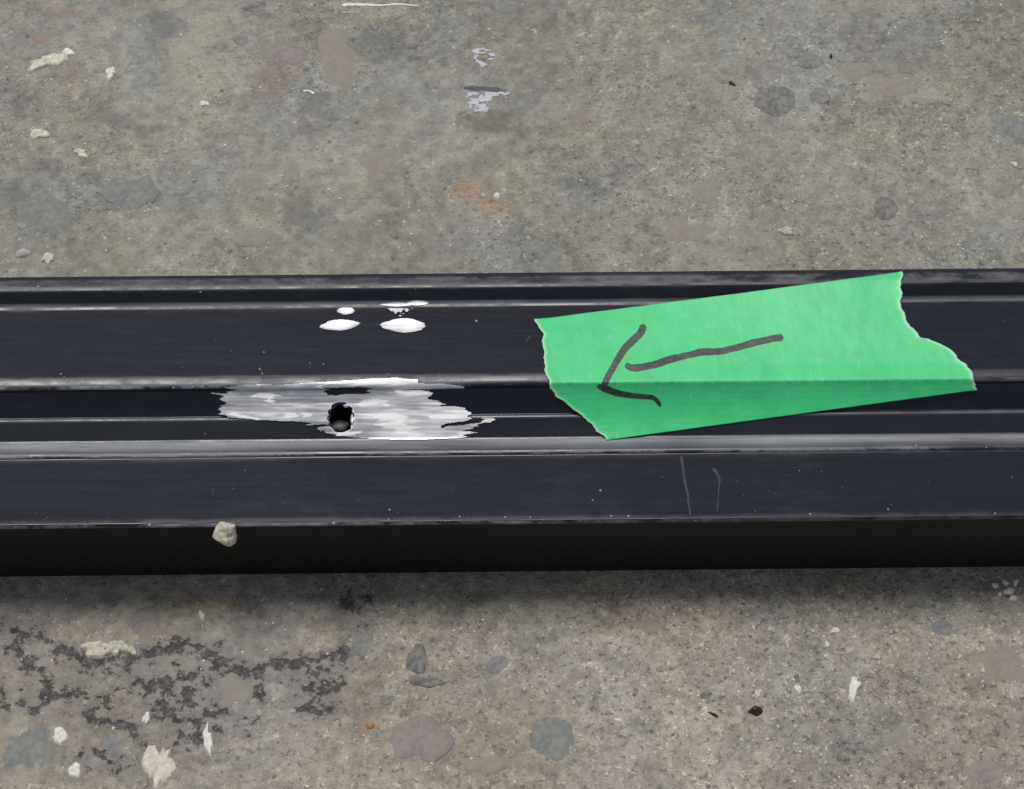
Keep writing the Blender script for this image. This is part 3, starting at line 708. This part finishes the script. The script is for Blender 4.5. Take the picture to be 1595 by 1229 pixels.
edgeR = [(1404.8, 424.5), (1407.5, 430), (1404, 435), (1402, 449), (1405, 456), (1402, 472), (1404, 482), (1410, 491), (1411.6, 500.6), (1418.5, 510), (1423.6, 512.6), (1433, 527.5), (1445, 529.5), (1464, 537), (1481, 546.5), (1490, 556), (1491, 560), (1504, 569.5), (1513, 581), (1517, 594.5), (1521, 607)]
def tc(pts):
    q_ = np.array(pts) - TL; return q_ @ ax, q_ @ bx
aL, bL = tc(edgeL); aR, bR = tc(edgeR)
NB, NA = 150, 260
Wd = (bL[-1] + bR[-1]) / 2
bt = np.linspace(0, 1, NB)
def ends(a, b):                     # ordered by height across the tape, ragged by a little noise
    b = np.maximum.accumulate(b + np.arange(len(b)) * 1e-3); b = (b - b[0]) / (b[-1] - b[0]); return np.interp(bt, b, a)
jag = lambda s: (fbm(bt * 40, bt * 0, 1.0, 3, s) - .5) * 3.2
La = ends(aL, bL) + jag(901); Ra = ends(aR, bR) + jag(902)
u = np.linspace(0, 1, NA); 
a_ = La[:, None] + (Ra - La)[:, None] * u[None, :]
frac = np.clip(a_ / 600.0, 0, 1.15)
bottom = bL[-1] + (bR[-1] - bL[-1]) * np.clip((a_ - aL[-1]) / (aR[-1] - aL[-1]), -.2, 1.2)
b__ = bt[:, None] * bottom + bL[0] * (1 - bt[:, None]) * (1 - u[None, :])
TA = TL[0] + a_ * ax[0] + b__ * bx[0]; TB = TL[1] + a_ * ax[1] + b__ * bx[1]
W, Nn = surf_tape(TA, TB)
wr = (fbm(TA / 100, TB / 100, 2.2, 3, 910) - .5) * 0.00022 + (fbm(TA / 100, TB / 100, 9, 2, 911) - .5) * 0.00005
lift_e = 0.00022 * np.exp(-np.minimum(u, 1 - u) * 60)[None, :] * (0.4 + fbm(bt * 9, bt * 0, 1, 2, 920))[:, None]
wr = wr + lift_e
Vt = W + Nn * (0.00022 + wr)[..., None]
tm = mesh_np("tape", Vt.reshape(-1, 3), grid_faces(NB, NA))
if tm.polygons[len(tm.polygons) // 2].normal.z < 0: tm.flip_normals()
dl = np.minimum(a_ - La[:, None], Ra[:, None] - a_)
torn = 1 - sstep(0.5, 5.5 + 2.5 * (fbm(bt * 30, bt * 0, 1, 2, 930))[:, None], dl)
fattr(tm, "torn", np.clip(torn, 0, 1))
uv = tm.attributes.new("uvw", 'FLOAT_VECTOR', 'POINT')
uv.data.foreach_set("vector", np.stack([a_ / SC, b__ / SC, 0 * a_], -1).astype(np.float32).ravel())
crl = 597.5 - (TA - PW / 2) * 0.0095
fattr(tm, "crease", np.exp(-((TB - crl - 1) / 2.6) ** 2))
tape = link("masking_tape", tm, M_TAPE)
so = tape.modifiers.new("thickness", 'SOLIDIFY'); so.thickness = 0.00013; so.offset = -1
tag(tape, "torn strip of bright green masking tape with a hand drawn arrow on the black rail", "tape")
def surf_top(A, B):
    q0 = A - TL[0]; q1 = B - TL[1]
    Wp, Np = surf_tape(A, B)
    h = (fbm(A / 100, B / 100, 2.2, 3, 910) - .5) * 0.00022 + (fbm(A / 100, B / 100, 9, 2, 911) - .5) * 0.00005
    return Wp + Np * (0.00022 + h)[..., None], Np
def to_tape(o): o.parent = tape; return o
ribbon("ink_stroke", [(974, 568), (980, 574), (993, 574.5), (1016, 570.5), (1042, 561), (1073, 554), (1094, 548.5), (1120, 549), (1146, 543), (1172, 535.5), (1200, 529), (1220, 526)],
       (8, 10.5, 11, 11, 11.5, 10, 11, 10.5, 10, 11, 10.5, 10.5), surf_top, 0.00003, M_INK, to_tape, 8, seed=1, rag=.07)
ribbon("ink_stroke", [(1002, 506), (1000.5, 517), (990, 527.5), (977, 539), (966.5, 553.5), (956, 572), (946, 590), (939, 603)], (9.5, 12, 11.5, 11.5, 10.5, 10, 9.5, 8.5), surf_top, 0.00003, M_INK, to_tape, 8, seed=2, rag=.08)
ribbon("ink_stroke", [(930, 600.5), (943, 604.5), (956, 610.5), (977, 615), (1003, 617.5), (1017, 618), (1024, 624), (1029, 633)], (7, 11, 10, 9, 7.5, 7, 6.5, 5), surf_top, 0.000045, M_INK, to_tape, 8, seed=3, rag=.08)

# ------------------------------------------------------------------ loose bits
C_WHITE = mat_chip("white_paint", (0.60, 0.60, 0.57), (0.82, 0.82, 0.78))
C_CREAM = mat_chip("cream_mortar", (0.42, 0.40, 0.33), (0.70, 0.67, 0.57))
C_GREY = mat_chip("pale_grey_chip", (0.33, 0.33, 0.32), (0.50, 0.50, 0.48))
C_SEED = mat_chip("seed_husk", (0.018, 0.010, 0.008), (0.05, 0.025, 0.018), .3)
C_AMBER = mat_chip("amber_grain", (0.28, 0.17, 0.08), (0.45, 0.30, 0.15), .35)
C_BLACK = mat_chip("black_sliver", (0.015, 0.015, 0.016), (0.035, 0.035, 0.036), .5)
chips = [
    ("paint_flake", "long ragged cream paint flake with a broken tail on the concrete behind the rail", 78, 95, 62, 24, 22, .00045, C_CREAM, .30),
    ("paint_flake", "small white paint crumb just off the tail of the long cream flake", 106, 82, 18, 12, 10, .0004, C_WHITE, .25),
    ("paint_flake", "upright white paint chip casting a dark spot on pinkish grey concrete", 172, 117, 18, 22, 10, .0009, C_WHITE, .28),
    ("paint_flake", "flat cream paint flake shaped like a bean behind the rail", 62, 209, 30, 16, 8, .0004, C_CREAM, .22),
    ("paint_flake", "pale forked paint flake on bare grey concrete above the blue grey stones", 125, 239, 24, 13, -20, .0004, C_CREAM, .35),
    ("paint_flake", "tiny square white paint chip on pale sandy concrete behind the rail", 318, 163, 15, 10, 0, .0005, C_WHITE, .15),
    ("pebble", "small round pale grey pebble close to the far rim of the rail", 35, 395, 24, 16, 8, .0009, C_GREY, .10),
    ("mortar_chip", "cream wedge of mortar close to the far rim of the rail", 75, 403, 20, 20, 40, .0006, C_CREAM, .22),
    ("sand_grain", "round white grain lying on the rust coloured stain", 774, 307, 12, 11, 0, .0007, C_WHITE, .12),
    ("mortar_chip", "long knobbly cream mortar crumb at the edge of the dark crust", 148, 1011, 52, 22, 6, .0009, C_CREAM, .30),
    ("mortar_chip", "cream mortar crumb joined to the end of the long knobbly one", 182, 1010, 40, 22, -8, .0010, C_CREAM, .28),
    ("mortar_chip", "small cream bead of mortar ending the row of crumbs by the dark crust", 205, 1014, 17, 13, 0, .0007, C_CREAM, .2),
    ("paint_flake", "white paint chip on smooth grey concrete left of the cream splash", 94, 1147, 22, 28, 35, .0007, C_WHITE, .2),
    ("paint_flake", "white rounded paint chip below another like it on smooth concrete", 117, 1199, 19, 25, -15, .0007, C_WHITE, .18),
    ("paint_flake", "small white paint chip in the middle of the dark crust", 228, 1119, 14, 16, 0, .0006, C_WHITE, .2),
    ("paint_flake", "narrow upright white paint flake beside the dark purple hollow", 323, 1152, 13, 46, 6, .0005, C_WHITE, .35),
    ("mortar_splash", "cream splash of mortar with a pointed top on the dark crust", 247, 1192, 42, 62, -8, .0005, C_CREAM, .35),
    ("paint_flake", "bright white chip in the shade just in front of the rail", 315, 961, 11, 16, 25, .0010, C_WHITE, .15),
    ("paint_flake", "white flake with a ragged pointed end on sandy concrete", 1330, 1072, 19, 32, -12, .0005, C_WHITE, .3),
    ("paint_flake", "small white chip with a dark pebble above it on sandy concrete", 1243, 1075, 11, 16, 30, .0006, C_WHITE, .2),
    ("paint_flake", "oblong white chip on sandy concrete nearer the rail than the ragged flake", 1301, 984, 15, 10, 15, .0006, C_WHITE, .2),
    ("paint_flake", "tiny triangular white chip next to the oblong one", 1288, 1004, 8, 10, 0, .0005, C_WHITE, .25),
    ("paint_flake", "tiny cream crumb between the oblong chip and the ragged flake", 1366, 1025, 11, 9, 0, .0005, C_CREAM, .2),
    ("paint_flake", "tiny white triangular chip on the concrete behind the end of the tape", 1580, 257, 11, 9, 0, .0006, C_WHITE, .25),
    ("pale_stone_chip", "crescent shaped pale stone chip on concrete behind the tape", 1225, 361, 26, 12, 8, .0005, C_GREY, .25),
    ("seed", "glossy dark brown pointed seed on sandy concrete", 1176, 1108, 25, 15, 6, .0013, C_SEED, .06),
    ("amber_grain", "shiny amber grain in an orange stain left of the mauve stone", 576, 1130, 16, 9, -10, .0006, C_AMBER, .15),
    ("dark_sliver", "thin black sliver lying aslant on the concrete behind the tape", 1140, 131, 12, 4.5, -45, .0005, C_BLACK, .15),
    ("dark_sliver", "tiny black speck beside the small blue grey stone", 1294, 89, 4, 7, 0, .0005, C_BLACK, .15),
    ("dark_sliver", "thin dark splinter left of the glossy brown seed", 1111, 1114, 17, 3.5, -30, .0004, C_BLACK, .15)]
for i, (nm_, lab, px, py, w, h, rot, top, m_, sp) in enumerate(chips):
    pointy = nm_ == "seed"
    o = place_lump(nm_, px, py, w, h, rot, top, m_, seed=60 + i, seg=20, spiky=.02 if pointy else sp * .75, rough=.0 if pointy else .10 + sp * .55, rim=2.2 if pointy else 3.0 if nm_ in ('pebble', 'sand_grain', 'amber_grain') else 7.0, smooth=nm_ not in ('paint_flake', 'mortar_chip', 'mortar_splash'))
    if pointy:
        for v in o.data.vertices:
            if v.co.x < 0: v.co.y *= max(0.05, 1 + v.co.x / (w / 2 / ground_scale(py)))
    tag(o, lab, "grain" if "grain" in nm_ else "seed" if pointy else "pebble" if nm_ == "pebble" else "splinter" if "sliver" in nm_ else "chip")
for k, (dx, dy, w, h, rot) in enumerate(((1550, 912, 12, 7, -25), (1566, 908, 9, 10, 30), (1582, 907, 10, 11, -40), (1571, 921, 17, 11, -10), (1578, 932, 12, 9, 20), (1557, 926, 8, 6, 0))):
    o = place_lump("paint_flake", dx, dy, w, h, rot, .0005, C_WHITE, seed=140 + k, seg=10, spiky=.2, rough=.2)
    tag(o, "small angular white flake in the scattered cluster in front of the rail", "chip", "scattered cluster of white flakes")
# crumb stuck on the front lip of the rail
cw = hit(np.array([351.0]), np.array([816.0]))[0][0]
d_ = rays(np.array(351.0), np.array(831.0)); d_ = d_ / np.linalg.norm(d_)
t_ = (cw[1] - 0.0014 - CAM[1]) / d_[1]
C_CRUMB = mat_chip('crumb', (0.40, 0.37, 0.30), (0.66, 0.62, 0.54))
crumb = world_lump("concrete_crumb", Vector(CAM + d_ * t_), 0.00222, C_CRUMB, 21, .20, sub=4, squash=(1.05, 1, 1.08), facets=16)
tag(crumb, "round pale concrete crumb stuck to the front lip of the black rail", "crumb")

# paint smears rubbed onto the concrete behind the rail
def surf_ground(A, B):
    W = on_ground(np.asarray(A, float), np.asarray(B, float)); W = W.copy(); W[..., 2] = gh(W[..., 0], W[..., 1])
    n = np.zeros_like(W); n[..., 2] = 1; return W, n
M_SMEAR = mat_chip("lilac_white_smear", (0.40, 0.40, 0.44), (0.60, 0.60, 0.66)); M_DLINE = mat_chip("dark_rub", (0.07, 0.07, 0.085), (0.12, 0.12, 0.14))
def to_ground(o): o.parent = ground; return o
for sx_, poly, box_ in ((1, [(735, 77), (752, 73), (768, 78), (770, 94), (762, 94), (757, 83), (743, 84), (741, 91), (751, 96), (758, 105), (747, 103), (735, 93)], (725, 782, 66, 112)),
                     (2, [(722, 144), (792, 142), (788, 149), (768, 151), (767, 157), (757, 159), (760, 168), (758, 177), (734, 177), (730, 160), (726, 152)], (712, 802, 136, 184))):
    patch("smear", *box_, lambda A, B, sx_=sx_, poly=poly: in_poly(*warp(A, B, 50 + sx_, 8, 1.2), poly) & (fbm(A / 500, B / 120, 40, 3, 760 + sx_) > .30),
          lambda A, B: 0 * A, lambda A, B: 0 * A, step=0.8, lift=0.00010, mat=M_SMEAR, surf=surf_ground, parent=to_ground)
for k, (pts, w, m_) in enumerate((([(722, 138), (740, 138.5), (775, 140), (790, 142)], (4, 6.5, 6, 2), M_DLINE),
        ([(533, 9), (550, 7), (590, 9), (622, 7), (652, 9)], (3.5, 5, 2.2, 2.5, 1), C_WHITE), ([(532, 20), (546, 19), (562, 21)], (2, 2.5, 1), C_GREY),
        ([(472, 143), (478, 140), (485, 144), (490, 147)], (3, 3.5, 3, 3), C_WHITE), ([(1213, 206), (1220, 175)], (1.5, 1.2), C_GREY))):
    ribbon("smear" if m_ is not C_WHITE and m_ is not C_GREY else "scratch", pts, w, surf_ground, 0.00010, m_, to_ground, 5, seed=40 + k, rag=.3)

# grit: bright specks on the floor and on the rail, too many and too small to count
def grit(name, pts, rads, mat, seed):
    r_ = random.Random(seed); V = []; F = []
    for p, rd in zip(pts, rads):
        n0 = len(V); k = 6; a0 = r_.uniform(0, 6.28)
        for z_, f_ in ((-.5, .7), (.25, 1.0), (.8, .55)):
            for i in range(k):
                a = a0 + i / k * 6.283; rr_ = rd * f_ * r_.uniform(.7, 1.2)
                V.append((p[0] + rr_ * math.cos(a), p[1] + rr_ * math.sin(a), p[2] + rd * z_))
        V.append((p[0], p[1], p[2] + rd * .95))
        for q_ in range(2):
            for i in range(k):
                a, b = n0 + q_ * k + i, n0 + q_ * k + (i + 1) % k; F.append((a, b, b + k, a + k))
        for i in range(k): F.append((n0 + 2 * k + i, n0 + 2 * k + (i + 1) % k, n0 + 3 * k))
    me = bpy.data.meshes.new(name); me.from_pydata(V, [], F); me.update()
    o = link(name, me, mat); o["kind"] = "stuff"; return o
rg = random.Random(31); pts = []; rads = []
while len(pts) < 520:
    px, py = rg.uniform(-20, 1615), rg.uniform(-20, 1250)
    if 410 < py < 930: continue
    p = on_ground(np.array([px]), np.array([py]))[0]; pts.append((p[0], p[1], gh(p[0], p[1]))); rads.append(rg.choice((.00012, .00015, .00018, .00022, .0003)))
g1 = grit("sand_grit", pts, rads, C_WHITE, 3); g1["label"] = "tiny white sand grit sprinkled over the concrete"; g1["category"] = "grit"
spec = [(95, 583, 3.5), (100, 587, 2), (411, 549, 3), (404, 575, 3), (409, 582, 2), (605, 583, 2.5), (935, 764, 4), (923, 779, 2.5), (607, 794, 3), (848, 703, 5), (889, 703, 5), (973, 701, 3), (48, 712, 4), (504, 567, 2.5), (483, 566, 2.5),
        (742, 500, 4), (980, 450, 3), (1112, 455, 4), (1457, 446, 3), (1245, 733, 2), (1383, 793, 3), (1576, 743, 2), (500, 671, 3.5), (320, 676, 2.5), (60, 447, 4), (375, 448, 3.5), (312, 455, 3), (233, 818, 5), (520, 815, 5), (605, 809, 3), (716, 805, 3.5), (787, 806, 3.5), (826, 806, 3), (952, 804, 4), (979, 804, 4), (1262, 801, 3.5), (1550, 800, 3), (1536, 697, 2.5), (1427, 694, 3), (685, 583, 2), (340, 597, 3), (315, 602, 4), (300, 603, 3), (270, 604, 4)]
for k in range(110):
    spec.append((rg.uniform(0, 1595), rg.choice((rg.uniform(428, 462), rg.uniform(488, 600), rg.uniform(806, 819), rg.uniform(720, 806))), rg.uniform(.7, 1.6)))
A = np.array([s[0] for s in spec]); B = np.array([s[1] - 0 for s in spec])
okm = np.array([not (830 < a < 1525 and 420 < b < 690) for a, b in zip(A, B)])
Wp, _ = hit(A[okm], B[okm] + 0)
g2 = grit("dust_specks", [tuple(w) for w in Wp], [s[2] / 2 / SC for s, k in zip(spec, okm) if k], C_GREY, 4); to_rail(g2)

# brown grit added to soften the hard shade line at the rail's foot
rg2 = random.Random(77); pts = []; rads = []
for k in range(230):
    xx = rg2.uniform(-.13, .13); rr_ = rg2.choice((.00015, .0002, .0002, .0003, .00045))
    yy = yF + 0.0030 - abs(rg2.gauss(0, .0011)) - rr_
    wx, wy = xx * cT - yy * sT, xx * sT + yy * cT
    pts.append((wx, wy, gh(wx, wy) + rr_ * .2)); rads.append(rr_)
C_DUST = mat_chip("brown_grit", (0.16, 0.145, 0.12), (0.30, 0.27, 0.23))
g3 = grit("foot_grit", pts, rads, C_DUST, 9); g3["label"] = "brown grit added along the foot of the rail to soften the shade edge"; g3["category"] = "grit"
